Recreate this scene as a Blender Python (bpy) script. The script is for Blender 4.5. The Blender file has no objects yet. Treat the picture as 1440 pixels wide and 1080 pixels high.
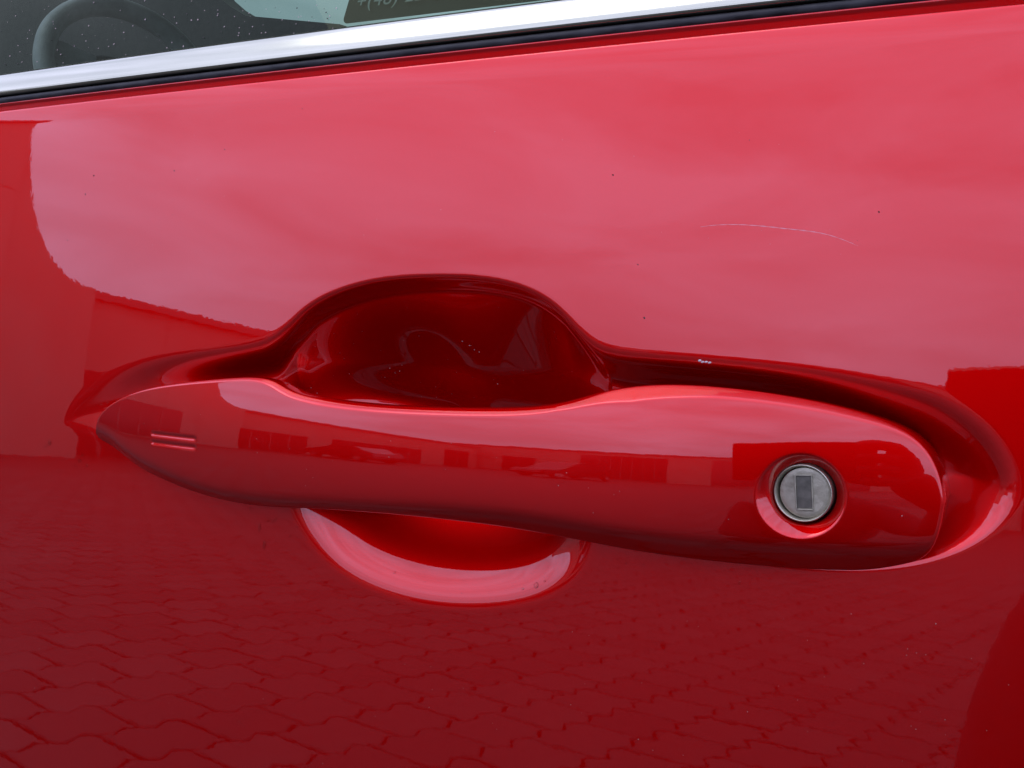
import bpy, bmesh, math, random
import numpy as np
from mathutils import Vector, Matrix

rng = np.random.default_rng(7)
random.seed(7)
S = bpy.context.scene
C = S.collection
R = math.radians

# ------------------------------------------------------------------ camera
F_PX = 1600.0
YAW, PITCH = R(27.8), R(5.3)
CAM = np.array([0.0, -0.26, 1.0])
cam_d = bpy.data.cameras.new("camera")
cam = bpy.data.objects.new("camera", cam_d)
C.objects.link(cam)
cam.location = CAM
cam.rotation_euler = (R(90) - PITCH, 0, YAW)
cam_d.sensor_width = 36
cam_d.lens = 36 * F_PX / 1440
cam_d.clip_start = 0.01
cam_d.clip_end = 400
S.camera = cam

# ------------------------------------------------------------------ world, sun, exposure
W = bpy.data.worlds.new("World")
S.world = W
W.use_nodes = True
nt = W.node_tree
nt.nodes.clear()
wo = nt.nodes.new("ShaderNodeOutputWorld")
SUN_EL, SUN_AZ = R(60), R(232)
sky = nt.nodes.new("ShaderNodeTexSky")
sky.sky_type = 'NISHITA'
sky.sun_disc = False
sky.sun_elevation = SUN_EL
sky.sun_rotation = SUN_AZ
b1 = nt.nodes.new("ShaderNodeBackground")
b1.inputs[1].default_value = 0.10
nt.links.new(sky.outputs[0], b1.inputs[0])
tc = nt.nodes.new("ShaderNodeTexCoord")
mp = nt.nodes.new("ShaderNodeMapping")
mp.inputs['Scale'].default_value = (1.0, 1.0, 3.6)
mp.inputs['Location'].default_value = (0.35, 0.1, 0.2)
nt.links.new(tc.outputs['Generated'], mp.inputs[0])
nz = nt.nodes.new("ShaderNodeTexNoise")
nz.inputs['Scale'].default_value = 3.2
nz.inputs['Detail'].default_value = 5
nz.inputs['Roughness'].default_value = 0.5
nz.inputs['Distortion'].default_value = 0.6
nt.links.new(mp.outputs[0], nz.inputs['Vector'])
cr = nt.nodes.new("ShaderNodeValToRGB")
cr.color_ramp.elements[0].position = 0.33
cr.color_ramp.elements[0].color = (0.58, 0.62, 0.96, 1)
cr.color_ramp.elements[1].position = 0.68
cr.color_ramp.elements[1].color = (0.98, 1.0, 1.58, 1)
nt.links.new(nz.outputs['Fac'], cr.inputs[0])
b2 = nt.nodes.new("ShaderNodeBackground")
b2.inputs[1].default_value = 2.35
# the cloud layer is brighter round the hidden sun
dp = nt.nodes.new("ShaderNodeVectorMath"); dp.operation = 'DOT_PRODUCT'
dp.inputs[1].default_value = (math.cos(SUN_EL) * math.sin(SUN_AZ), math.cos(SUN_EL) * math.cos(SUN_AZ), math.sin(SUN_EL))
nt.links.new(tc.outputs['Generated'], dp.inputs[0])
mr_ = nt.nodes.new("ShaderNodeMapRange"); mr_.interpolation_type = 'SMOOTHSTEP'
mr_.inputs['From Min'].default_value = 0.45; mr_.inputs['From Max'].default_value = 1.0
mr_.inputs['To Min'].default_value = 0.95; mr_.inputs['To Max'].default_value = 1.02
nt.links.new(dp.outputs['Value'], mr_.inputs[0])
vm = nt.nodes.new("ShaderNodeVectorMath"); vm.operation = 'SCALE'
nt.links.new(cr.outputs[0], vm.inputs[0]); nt.links.new(mr_.outputs[0], vm.inputs['Scale'])
nt.links.new(vm.outputs[0], b2.inputs[0])
mx = nt.nodes.new("ShaderNodeMixShader")
mx.inputs[0].default_value = 0.88
nt.links.new(b1.outputs[0], mx.inputs[1])
nt.links.new(b2.outputs[0], mx.inputs[2])
nt.links.new(mx.outputs[0], wo.inputs[0])

sl = bpy.data.lights.new("sun", 'SUN')
sl.energy = 0.6
sl.angle = R(30)
sl.color = (1.0, 0.97, 0.93)
so = bpy.data.objects.new("sun", sl)
C.objects.link(so)
so.rotation_euler = (R(90) - SUN_EL, 0, R(180) - SUN_AZ)

S.view_settings.view_transform = 'Standard'
S.view_settings.look = 'None'
S.view_settings.exposure = 0.0
S.view_settings.gamma = 1.0
S.render.engine = 'CYCLES'
S.cycles.max_bounces = 7
S.cycles.glossy_bounces = 5
S.cycles.transparent_max_bounces = 10
S.cycles.use_denoising = True

# ------------------------------------------------------------------ material helpers
def mat(name, base, rough=0.5, metal=0.0, **kw):
    m = bpy.data.materials.new(name)
    m.use_nodes = True
    p = m.node_tree.nodes['Principled BSDF']
    p.inputs['Base Color'].default_value = (*base, 1)
    p.inputs['Roughness'].default_value = rough
    p.inputs['Metallic'].default_value = metal
    for k, v in kw.items():
        p.inputs[k.replace('_', ' ')].default_value = v
    return m

def noise_color(m, scale, c0, c1, lo=0.35, hi=0.65, detail=6, rough=None, bump=0.0, bump_scale=None, coords='Object', stretch=(1, 1, 1)):
    n, l = m.node_tree.nodes, m.node_tree.links
    p = n['Principled BSDF']
    t = n.new("ShaderNodeTexCoord"); mpn = n.new("ShaderNodeMapping")
    mpn.inputs['Scale'].default_value = stretch
    l.new(t.outputs[coords], mpn.inputs[0])
    z = n.new("ShaderNodeTexNoise"); z.inputs['Scale'].default_value = scale; z.inputs['Detail'].default_value = detail
    l.new(mpn.outputs[0], z.inputs['Vector'])
    r = n.new("ShaderNodeValToRGB")
    r.color_ramp.elements[0].position = lo; r.color_ramp.elements[0].color = (*c0, 1)
    r.color_ramp.elements[1].position = hi; r.color_ramp.elements[1].color = (*c1, 1)
    l.new(z.outputs['Fac'], r.inputs[0]); l.new(r.outputs[0], p.inputs['Base Color'])
    if rough:
        q = n.new("ShaderNodeMapRange"); q.inputs['To Min'].default_value = rough[0]; q.inputs['To Max'].default_value = rough[1]
        l.new(z.outputs['Fac'], q.inputs[0]); l.new(q.outputs[0], p.inputs['Roughness'])
    if bump:
        z2 = n.new("ShaderNodeTexNoise"); z2.inputs['Scale'].default_value = bump_scale or scale; z2.inputs['Detail'].default_value = 4
        l.new(mpn.outputs[0], z2.inputs['Vector'])
        b = n.new("ShaderNodeBump"); b.inputs['Strength'].default_value = bump; b.inputs['Distance'].default_value = 0.002
        l.new(z2.outputs['Fac'], b.inputs['Height']); l.new(b.outputs[0], p.inputs['Normal'])
    return m

def paint_mat():
    m = mat("red_metallic_paint", (0.50, 0.0001, 0.0006), 0.38, 0.83)
    n, l = m.node_tree.nodes, m.node_tree.links
    p = n['Principled BSDF']
    p.inputs['Specular IOR Level'].default_value = 0.0
    p.inputs['Specular Tint'].default_value = (1.0, 0.04, 0.04, 1)
    p.inputs['Coat Weight'].default_value = 1.0
    p.inputs['Coat Roughness'].default_value = 0.012
    p.inputs['Coat IOR'].default_value = 1.55
    t = n.new("ShaderNodeTexCoord")
    # orange peel of the clear coat
    z = n.new("ShaderNodeTexNoise"); z.inputs['Scale'].default_value = 210; z.inputs['Detail'].default_value = 3
    l.new(t.outputs['Object'], z.inputs['Vector'])
    b = n.new("ShaderNodeBump"); b.inputs['Strength'].default_value = 0.034; b.inputs['Distance'].default_value = 0.00018
    l.new(z.outputs['Fac'], b.inputs['Height']); l.new(b.outputs[0], p.inputs['Coat Normal'])
    # metallic flake in the base coat
    v = n.new("ShaderNodeTexVoronoi"); v.inputs['Scale'].default_value = 5200
    l.new(t.outputs['Object'], v.inputs['Vector'])
    q = n.new("ShaderNodeMapRange"); q.inputs['To Min'].default_value = 0.36; q.inputs['To Max'].default_value = 0.50
    l.new(v.outputs['Color'], q.inputs[0]); l.new(q.outputs[0], p.inputs['Roughness'])
    return m

M = {}
M['paint'] = paint_mat()
M['chrome'] = mat("bright_trim_metal", (0.86, 0.87, 0.88), 0.10, 1.0)
noise_color(M['chrome'], 9, (0.36, 0.365, 0.275), (0.42, 0.425, 0.32), rough=(0.09, 0.16), stretch=(1, 8, 8))
M['seal'] = mat("black_rubber", (0.012, 0.012, 0.013), 0.55)
M['seal'].node_tree.nodes['Principled BSDF'].inputs['Specular IOR Level'].default_value = 0.2
noise_color(M['seal'], 300, (0.008, 0.008, 0.009), (0.03, 0.03, 0.031), rough=(0.4, 0.7), bump=0.15, bump_scale=420, stretch=(0.35, 1, 1))
M['lockmetal'] = mat("worn_lock_zinc", (0.36, 0.355, 0.33), 0.42, 0.45)
noise_color(M['lockmetal'], 420, (0.30, 0.28, 0.20), (0.40, 0.375, 0.275), rough=(0.34, 0.55), bump=0.08, bump_scale=900)
M['lockrim'] = mat("worn_lock_rim", (0.5, 0.5, 0.44), 0.4, 0.9)
noise_color(M['lockrim'], 330, (0.34, 0.335, 0.26), (0.56, 0.54, 0.40), rough=(0.28, 0.5))
M['lockdark'] = mat("lock_shutter_metal", (0.21, 0.21, 0.20), 0.45, 0.45)
noise_color(M['lockdark'], 500, (0.09, 0.085, 0.065), (0.15, 0.142, 0.11), rough=(0.4, 0.6))
M['black'] = mat("black_plastic", (0.01, 0.01, 0.011), 0.5)

def glass_mat():
    m = bpy.data.materials.new("tinted_side_glass"); m.use_nodes = True
    n, l = m.node_tree.nodes, m.node_tree.links
    n.clear()
    o = n.new("ShaderNodeOutputMaterial")
    tr = n.new("ShaderNodeBsdfTransparent"); tr.inputs[0].default_value = (0.36, 0.45, 0.37, 1)
    gl = n.new("ShaderNodeBsdfGlossy"); gl.inputs['Roughness'].default_value = 0.0; gl.inputs[0].default_value = (0.34, 0.37, 0.25, 1)
    fr = n.new("ShaderNodeFresnel"); fr.inputs['IOR'].default_value = 1.28
    mxs = n.new("ShaderNodeMixShader")
    l.new(fr.outputs[0], mxs.inputs[0]); l.new(tr.outputs[0], mxs.inputs[1]); l.new(gl.outputs[0], mxs.inputs[2])
    l.new(mxs.outputs[0], o.inputs[0])
    return m
M['glass'] = glass_mat()

# ------------------------------------------------------------------ object helpers
def link(o, parent=None):
    C.objects.link(o)
    if parent is not None:
        o.parent = parent
    return o

def empty(name, loc=(0, 0, 0), label=None, cat=None, parent=None):
    o = bpy.data.objects.new(name, None)
    o.location = loc
    o.empty_display_size = 0.05
    if label:
        o['label'] = label; o['category'] = cat
    return link(o, parent)

def mesh_obj(name, verts, faces, m, parent=None, smooth=True, local=True):
    """verts in world space; origin stays at the parent's"""
    me = bpy.data.meshes.new(name)
    v = np.asarray(verts, dtype=float)
    if parent is not None:
        off = np.array([0.0, 0, 0]); p = parent
        while p is not None:
            off += np.array(p.location); p = p.parent
        v = v - off
    me.from_pydata(v.tolist(), [], faces if isinstance(faces, list) else faces.tolist())
    me.validate(); me.update()
    if smooth:
        me.polygons.foreach_set("use_smooth", [True] * len(me.polygons))
    if m:
        me.materials.append(m)
    return link(bpy.data.objects.new(name, me), parent)

def bm_obj(name, bm, m, parent=None, smooth=False):
    me = bpy.data.meshes.new(name)
    bmesh.ops.recalc_face_normals(bm, faces=bm.faces)
    if parent is not None:
        off = Vector((0, 0, 0)); p = parent
        while p is not None:
            off += p.location; p = p.parent
        bmesh.ops.translate(bm, verts=bm.verts, vec=-off)
    bm.to_mesh(me); bm.free()
    if smooth:
        me.polygons.foreach_set("use_smooth", [True] * len(me.polygons))
    if m:
        me.materials.append(m)
    return link(bpy.data.objects.new(name, me), parent)

def box(bm, c, s, rot=None, bev=0.0):
    r = bmesh.ops.create_cube(bm, size=1.0)
    vs = r['verts']
    bmesh.ops.scale(bm, vec=s, verts=vs)
    if bev:
        es = list({e for v in vs for e in v.link_edges})
        rb = bmesh.ops.bevel(bm, geom=es, offset=bev, segments=3, affect='EDGES', profile=0.5)
        vs = list({v for f in rb['faces'] for v in f.verts} | {v for v in vs if v.is_valid})
        seen = set(vs); st = list(vs)
        while st:
            a = st.pop()
            for e in a.link_edges:
                b = e.other_vert(a)
                if b not in seen:
                    seen.add(b); st.append(b)
        vs = list(seen)
    if rot is not None:
        bmesh.ops.rotate(bm, cent=(0, 0, 0), matrix=rot, verts=vs)
    bmesh.ops.translate(bm, vec=c, verts=vs)
    return vs

def tag(o, label=None, cat=None, group=None, kind=None):
    for k, v in (('label', label), ('category', cat), ('group', group), ('kind', kind)):
        if v: o[k] = v
    return o

# ------------------------------------------------------------------ the door's own measures (photo pixels -> door surface)
fwd = np.array([-math.sin(YAW) * math.cos(PITCH), math.cos(YAW) * math.cos(PITCH), -math.sin(PITCH)])
rgt = np.array([math.cos(YAW), math.sin(YAW), 0.0])
upv = np.cross(rgt, fwd)

def ray(px, py):
    return fwd + (px - 720) / F_PX * rgt - (py - 540) / F_PX * upv

def at(px, py, Y):
    d = ray(px, py)
    return CAM + d * ((Y - CAM[1]) / d[1])

Z0 = 0.955           # height of the handle above the paving
X0 = -0.12
T0, KZ = R(5.2), 0.5     # normal's tilt at handle height, change per metre
RX = 4.5                      # plan curvature of the door

def base_y(x, z):
    dz = z - Z0
    return math.tan(T0) * dz + KZ * dz * dz / 2 + (x - X0) ** 2 / (2 * RX)

def on_skin(px, py, off=0.0):
    Y = 0.0
    for _ in range(14):
        p = at(px, py, Y)
        Y = base_y(p[0], p[2]) + off
    return p

def spline(pts, n, closed=False):
    """C2 cubic through 2-D points, chord-length parameter, n samples even in arc length"""
    P = np.asarray(pts, float)
    if closed:
        k = 6
        P = np.vstack([P[-k:], P, P[:k + 1]])
    t = np.concatenate([[0], np.cumsum(np.sqrt(np.linalg.norm(np.diff(P, axis=0), axis=1)))])
    m = len(P); h = np.diff(t)
    A = np.zeros((m, m)); B = np.zeros((m, P.shape[1]))
    A[0, 0] = A[-1, -1] = 1
    for i in range(1, m - 1):
        A[i, i - 1] = h[i - 1]; A[i, i] = 2 * (h[i - 1] + h[i]); A[i, i + 1] = h[i]
        B[i] = 6 * ((P[i + 1] - P[i]) / h[i] - (P[i] - P[i - 1]) / h[i - 1])
    K = np.linalg.solve(A, B)
    a, b = (t[k], t[-k - 1]) if closed else (t[0], t[-1])
    q = np.linspace(a, b, 4000)
    i = np.clip(np.searchsorted(t, q, side='right') - 1, 0, m - 2)
    u = (q - t[i])[:, None]; hh = h[i][:, None]; w = hh - u
    D = (K[i] * w ** 3 + K[i + 1] * u ** 3) / (6 * hh) + (P[i] / hh - K[i] * hh / 6) * w + (P[i + 1] / hh - K[i + 1] * hh / 6) * u
    s = np.concatenate([[0], np.cumsum(np.linalg.norm(np.diff(D, axis=0), axis=1))])
    g = np.linspace(0, s[-1], n + 1 if closed else n)
    out = np.stack([np.interp(g, s, D[:, j]) for j in range(D.shape[1])], 1)
    return out[:-1] if closed else out

def sdf(poly, X, Z):
    """distance inside a closed polygon (+ inside, - outside)"""
    sh = X.shape; x = X.ravel(); z = Z.ravel()
    best = np.full(x.shape, 1e9); ins = np.zeros(x.shape, bool)
    a = poly; b = np.roll(poly, -1, axis=0)
    for (ax, az), (bx, bz) in zip(a, b):
        ex, ez = bx - ax, bz - az
        L = ex * ex + ez * ez + 1e-18
        tt = np.clip(((x - ax) * ex + (z - az) * ez) / L, 0, 1)
        d = (x - ax - tt * ex) ** 2 + (z - az - tt * ez) ** 2
        np.minimum(best, d, out=best)
        if az != bz:
            c = (az > z) != (bz > z)
            xc = ax + (z - az) * ex / ez
            ins ^= c & (x < xc)
    return (np.sqrt(best) * np.where(ins, 1, -1)).reshape(sh)

def smooth(t):
    t = np.clip(t, 0, 1)
    return t * t * t * (t * (6 * t - 15) + 10)

def sstep(t):
    t = np.clip(t, 0, 1)
    return t * t * (3 - 2 * t)

def grid_faces(nu, nv, wrap=False):
    i, j = np.meshgrid(np.arange(nu - 1), np.arange(nv - 1), indexing='ij')
    a = (i * nv + j).ravel()
    return np.stack([a, a + nv, a + nv + 1, a + 1], 1)

# outlines read off the photograph
PX_MOAT = [(88, 598), (91, 580), (106, 557), (136, 533), (180, 511), (240, 497), (310, 488), (365, 478), (398, 461), (432, 432), (475, 409),
           (530, 394), (600, 388), (670, 390), (730, 402), (775, 425), (810, 456), (842, 481), (885, 492), (960, 499), (1060, 508),
           (1160, 520), (1250, 535), (1312, 549), (1362, 573), (1402, 606), (1430, 648), (1438, 692), (1416, 730), (1374, 762),
           (1314, 786), (1250, 798), (1165, 801), (1065, 792), (960, 777), (900, 763), (850, 752), (800, 756), (700, 762), (560, 754), (450, 730), (392, 702), (320, 680),
           (220, 664), (165, 634), (125, 619), (100, 609)]
PX_BOWL = [(397, 600), (398, 545), (399, 500), (412, 464), (440, 433), (482, 410), (540, 395), (605, 390), (668, 392), (726, 404), (770, 428),
           (804, 459), (830, 494), (844, 545), (848, 600), (848, 670), (848, 730), (838, 777), (814, 816), (768, 845), (700, 859), (620, 858), (542, 841),
           (472, 806), (428, 760), (402, 708), (397, 655)]
moat = spline([on_skin(*p)[[0, 2]] for p in PX_MOAT], 260, True)
bowl = spline([on_skin(*p)[[0, 2]] for p in PX_BOWL], 900, True)

class Dish:
    """radial dish over the bowl outline round a chosen lowest point"""
    def __init__(self, px, py):
        self.c = on_skin(px, py)[[0, 2]]
        t = np.arctan2(bowl[:, 1] - self.c[1], bowl[:, 0] - self.c[0]); o = np.argsort(t)
        r = np.hypot(bowl[:, 0] - self.c[0], bowl[:, 1] - self.c[1])[o]; t = t[o]
        self.t = np.concatenate([t[-3:] - 2 * np.pi, t, t[:3] + 2 * np.pi]); self.r = np.concatenate([r[-3:], r, r[:3]])
    def rho(self, X, Z):
        th = np.arctan2(Z - self.c[1], X - self.c[0])
        return np.hypot(X - self.c[0], Z - self.c[1]) / np.interp(th, self.t, self.r)
dish_hi, dish_lo = Dish(620, 686), Dish(624, 606)
bowl_rho = dish_hi.rho
_zm = on_skin(1330, 700)[2]
_xb0, _xb1 = bowl[:, 0].min(), bowl[:, 0].max()
_zh, _zl = on_skin(624, 585)[2], on_skin(624, 725)[2]
def bowl_depth(X, Z):
    """crisp rim and long downward slope above the handle, a broad rolled lip below it"""
    rs = lambda r: np.sqrt(r * r + 0.02) / math.sqrt(1.02)
    ex_ = 1.70 + 2.3 * np.cos(np.arctan2(Z - dish_hi.c[1], X - dish_hi.c[0])) ** 2      # steep cheeks left and right, long slope from the top
    up_ = 0.0262 * np.clip(1 - rs(dish_hi.rho(X, Z)) ** ex_, 0, 1) ** (1.12 + 0.7 * np.cos(np.arctan2(Z - dish_hi.c[1], X - dish_hi.c[0])) ** 4)
    lo_ = 0.0240 * np.clip(1 - rs(dish_lo.rho(X, Z)) ** 2.0, 0, 1) ** 2.05
    w = sstep((Z - _zl) / (_zh - _zl))
    return up_ * w + lo_ * (1 - w)

def skin_y(X, Z):
    """the pressed door skin: gentle barrel, shallow moat round the handle and the deep finger bowl"""
    ml = moat[:, 0].min(); mr = moat[:, 0].max()
    dm = sdf(moat, X, Z)
    # the channel's wall is steep over the bowl, wider along the handle and widest round its rear end
    over = sstep((X - _xb0 + 0.010) / 0.018) * sstep((_xb1 - 0.002 - X) / 0.016) * sstep((Z - _zh) / 0.012)
    w = 0.0130 + 0.0050 * sstep((X - mr + 0.055) / 0.045) * sstep((Z - _zm + 0.012) / 0.016) - 0.0072 * over - 0.0050 * sstep((X - mr + 0.065) / 0.05) * sstep((_zm + 0.010 - Z) / 0.026)
    a_ = (0.0004 + 0.0081 * sstep((X - ml - 0.012) / 0.085) - 0.0032 * over) * smooth((dm + 0.0008) / w)
    fade = sstep((Z - _zl) / (on_skin(624, 600)[2] - _zl))                      # the channel runs out into the bowl behind the pull
    a_ = a_ * (1 - sstep((_xb1 + 0.004 - X) / 0.010) * (1 - fade))
    return base_y(X, Z) + a_ + bowl_depth(X, Z)

# ------------------------------------------------------------------ the red car
car = empty("red_car", (0, 0.9, 0), "glossy metallic red car, its front door and pull handle seen close up", "car")

# belt line
bl0, bl1 = on_skin(0, 159), on_skin(1440, 9)
bdir = (bl1 - bl0) / np.linalg.norm(bl1 - bl0)
bslope = bdir[2] / bdir[0]
def belt_z(x):
    return bl0[2] + (x - bl0[0]) * bslope

def nonuniform(lo, a, b, hi, fine, coarse):
    left = [a]
    st = fine
    while left[-1] > lo:
        st = min(st * 1.12, coarse); left.append(left[-1] - st)
    right = [b]; st = fine
    while right[-1] < hi:
        st = min(st * 1.12, coarse); right.append(right[-1] + st)
    mid = np.linspace(a, b, int((b - a) / fine) + 1)
    return np.concatenate([np.array(left[1:])[::-1], mid, np.array(right[1:])])

xs = nonuniform(-1.05, moat[:, 0].min() - 0.006, moat[:, 0].max() + 0.006, 0.55, 0.00048, 0.012)
zt = belt_z(X0)
zs = nonuniform(Z0 - 0.62, bowl[:, 1].min() - 0.006, bowl[:, 1].max() + 0.006, zt, 0.00048, 0.006)
zs = zs[0] + (zs - zs[0]) * (zt - zs[0]) / (zs[-1] - zs[0])
zmid = bowl[:, 1].max() + 0.008
X, Zr = np.meshgrid(xs, zs, indexing='ij')
# only the strip above the bowl is sheared to follow the belt line
f = np.clip((Zr - zmid) / (zt - zmid), 0, 1)
Z = Zr + f * (belt_z(X) - zt)
Y = skin_y(X, Z)
nu, nv = X.shape
V = np.stack([X, Y, Z], -1)
# hem: the skin's upper edge rolls inwards
hem = []
for dy, dz in ((0.00010, 0.00035), (0.00035, 0.0006), (0.0007, 0.00072), (0.0012, 0.00078), (0.0040, 0.0008)):
    e = V[:, -1].copy(); e[:, 1] += dy; e[:, 2] += dz
    hem.append(e[:, None])
V = np.concatenate([V] + hem, axis=1)
nv = V.shape[1]
door = mesh_obj("door_skin", V.reshape(-1, 3), grid_faces(nu, nv), M['paint'], car)
tag(door, "glossy red pressed door skin with finger bowl")

# extrusions along the belt line: profile in (y, z) offsets from the skin's upper edge
def extrude_belt(name, prof, m, parent, x0=-1.05, x1=0.55, n=120, closed=True, smoothp=False):
    P = np.asarray(prof, float) / 1000
    if smoothp:
        P = spline(P, smoothp, closed)
    xx = np.linspace(x0, x1, n)
    zz = belt_z(xx); yy = base_y(xx, zz)
    Vx = np.stack([np.repeat(xx[:, None], len(P), 1), yy[:, None] + P[None, :, 0], zz[:, None] + P[None, :, 1]], -1)
    k = len(P)
    fs = []
    for i in range(n - 1):
        for j in range(k if closed else k - 1):
            j2 = (j + 1) % k
            fs.append((i * k + j, (i + 1) * k + j, (i + 1) * k + j2, i * k + j2))
    return mesh_obj(name, Vx.reshape(-1, 3), fs, m, parent)

# painted flange behind the hem
extrude_belt("door_flange", [(4.2, -3), (3.4, 0.4), (2.2, 2.2), (1.5, 3.2), (1.5, 3.6), (2.3, 4.6), (4.0, 6.6), (6, 6.6), (6, -3)], M['paint'], car)
extrude_belt("belt_seal", [(4.5, 3.3), (2.4, 3.25), (1.3, 3.8), (1.0, 4.6), (1.3, 5.4), (2.4, 5.9), (4.5, 5.8)], M['seal'], car, smoothp=48)
extrude_belt("trim_strip", [(6.5, 6.4), (4.0, 6.15), (2.3, 6.25), (1.4, 6.6), (1.05, 7.3), (1.6, 9.3), (2.9, 11.9), (4.2, 13.9), (5.2, 14.7), (6.6, 14.9), (8, 13), (8, 9)], M['chrome'], car, smoothp=120)

# window glass, leaning in
GT = R(24)
def glass_pt(x, s, dy=0.0):
    z = belt_z(x)
    return np.array([x, base_y(x, z) + 0.0072 + dy + s * math.sin(GT), z + 0.0105 + s * math.cos(GT)])
gx = np.linspace(-1.05, 0.55, 40); gs = np.linspace(0, 0.42, 16)
GV = np.array([[glass_pt(a, b, -0.10 * 0 + 0.06 * (b / 0.42) ** 2) for b in gs] for a in gx])
glass = mesh_obj("window_glass", GV.reshape(-1, 3), grid_faces(40, 16), M['glass'], car)

# ------------------------------------------------------------------ the pull handle
PX_TOP = [(141, 601), (144, 587), (154, 572), (174, 558), (207, 546), (255, 538), (310, 533), (352, 532), (378, 538), (402, 550), (440, 560),
          (500, 568), (580, 573), (660, 575), (730, 574), (785, 567), (830, 555), (875, 547), (930, 544), (1000, 547), (1080, 556),
          (1160, 570), (1230, 588), (1285, 612), (1315, 645), (1328, 680), (1331, 702)]
PX_BOT = [(141, 601), (146, 615), (160, 632), (184, 650), (220, 668), (270, 688), (325, 703), (380, 711), (440, 713), (520, 718), (600, 726),
          (700, 739), (790, 755), (880, 773), (970, 787), (1060, 797), (1150, 803), (1220, 803), (1275, 795), (1310, 772), (1326, 738), (1331, 702)]
PX_CHAMF = [(120, 601), (150, 612), (180, 636), (230, 664), (300, 690), (400, 703), (560, 712), (700, 722), (800, 736), (940, 757), (1060, 767),
            (1180, 774), (1270, 774), (1320, 768), (1345, 760)]
YE = -0.006
NU, NV = 820, 230
xl, xr = at(143, 601, YE)[0], at(1331, 702, YE)[0]
XM = 0.44 * xl + 0.56 * xr
def crown(x):
    """how far the handle's face stands out from the door plane, along its length"""
    return 0.0170 - (x - XM) ** 2 / (2 * 0.74) - 1.35 * np.clip(x - (xr - 0.075), 0, 1) ** 2 - 0.35 * np.clip(xl + 0.05 - x, 0, 1) ** 2
def px_edge(pts, back):
    out = []
    for px, py in pts:
        Yp = YE
        for _ in range(25):
            p = at(px, py, Yp); Yp = 0.5 * Yp + 0.5 * (-float(crown(p[0])) + back)
        out.append(p[[0, 2]])
    return out
ht = px_edge(PX_TOP, 0.0025); hb = px_edge(PX_BOT, 0.0050)
hb[0] = ht[0]; hb[-1] = ht[-1]
outline = np.vstack([spline(ht, 300), spline(hb, 300)[::-1][1:-1]])
topline = spline(ht, 320)
chl = spline(px_edge(PX_CHAMF, 0.0006), 400)
LOCK = px_edge([(1127, 697)], 0.001)[0]
R_OUT, R_IN = 0.0093, 0.0070
zl0, zl1 = ht[0][1], px_edge([(1331, 690)], 0.002)[0][1]
bev_x = [p[0] for p in px_edge([(x, 560) for x in (143, 350, 450, 780, 885, 1000, 1200, 1331)], 0.002)]
bev_w = np.array([0.4, 0.6, 1.3, 1.5, 3.0, 1.8, 1.2, 0.25]) / 1000

def handle_face(X, Z):
    zc = np.interp(X, [xl, xr], [zl0, zl1])
    q = Z - zc
    return -crown(X) + math.tan(R(4.6)) * q + q * q / (2 * 0.105)

def line_dist(line, X, Z):
    best = np.full(X.shape, 1e9)
    for (ax, az), (bx_, bz) in zip(line[:-1], line[1:]):
        ex_, ez_ = bx_ - ax, bz - az
        t_ = np.clip(((X - ax) * ex_ + (Z - az) * ez_) / (ex_ * ex_ + ez_ * ez_ + 1e-18), 0, 1)
        np.minimum(best, (X - ax - t_ * ex_) ** 2 + (Z - az - t_ * ez_) ** 2, out=best)
    return np.sqrt(best)

def lock_drop(X, Z):
    r = np.hypot(X - LOCK[0], Z - LOCK[1])
    cone = np.clip((R_OUT - r) / (R_OUT - R_IN), 0, 1)
    k = 0.10
    soft = 0.5 * ((R_OUT - r) / (R_OUT - R_IN) + np.sqrt(((R_OUT - r) / (R_OUT - R_IN)) ** 2 + k * k))
    soft = np.minimum(soft, 1.15)
    d = 0.0030 * soft
    d += 0.0065 * smooth((R_IN - r) / 0.0005)
    return d

def handle_y(X, Z, d):
    y = handle_face(X, Z)
    zl = np.interp(X, chl[:, 0], chl[:, 1])
    b = zl - Z
    w = 0.0009
    y = y + 0.95 * w * np.logaddexp(0, b / w)
    wt = np.interp(X, bev_x, bev_w); wb = 0.00013
    y = y + 1.55 * wb * np.logaddexp(0, (wt - line_dist(topline, X, Z)) / wb)
    RE = 0.0008
    e = np.clip((RE - d) / RE, 0, 1)
    y = y + RE * (1 - np.sqrt(np.clip(1 - e * e, 0, 1)))
    # two pressed lines of the touch sensor
    a0, a1 = [np.array([p[0], 0, p[1]]) for p in px_edge([(214, 610), (274, 617)], 0.0)]
    ux, uz = a1[0] - a0[0], a1[2] - a0[2]
    L = math.hypot(ux, uz); ux /= L; uz /= L
    tt = (X - a0[0]) * ux + (Z - a0[2]) * uz
    nn = -(X - a0[0]) * uz + (Z - a0[2]) * ux
    ww = 0.0006
    for c0 in (0.0, -0.0026):
        g = np.exp(-((nn - c0) / ww) ** 2 * 1.0) * sstep((tt + 0.0008) / 0.0012) * sstep((L + 0.0008 - tt) / 0.0012)
        y = y + 0.00030 * g
    return y + lock_drop(X, Z)

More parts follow.
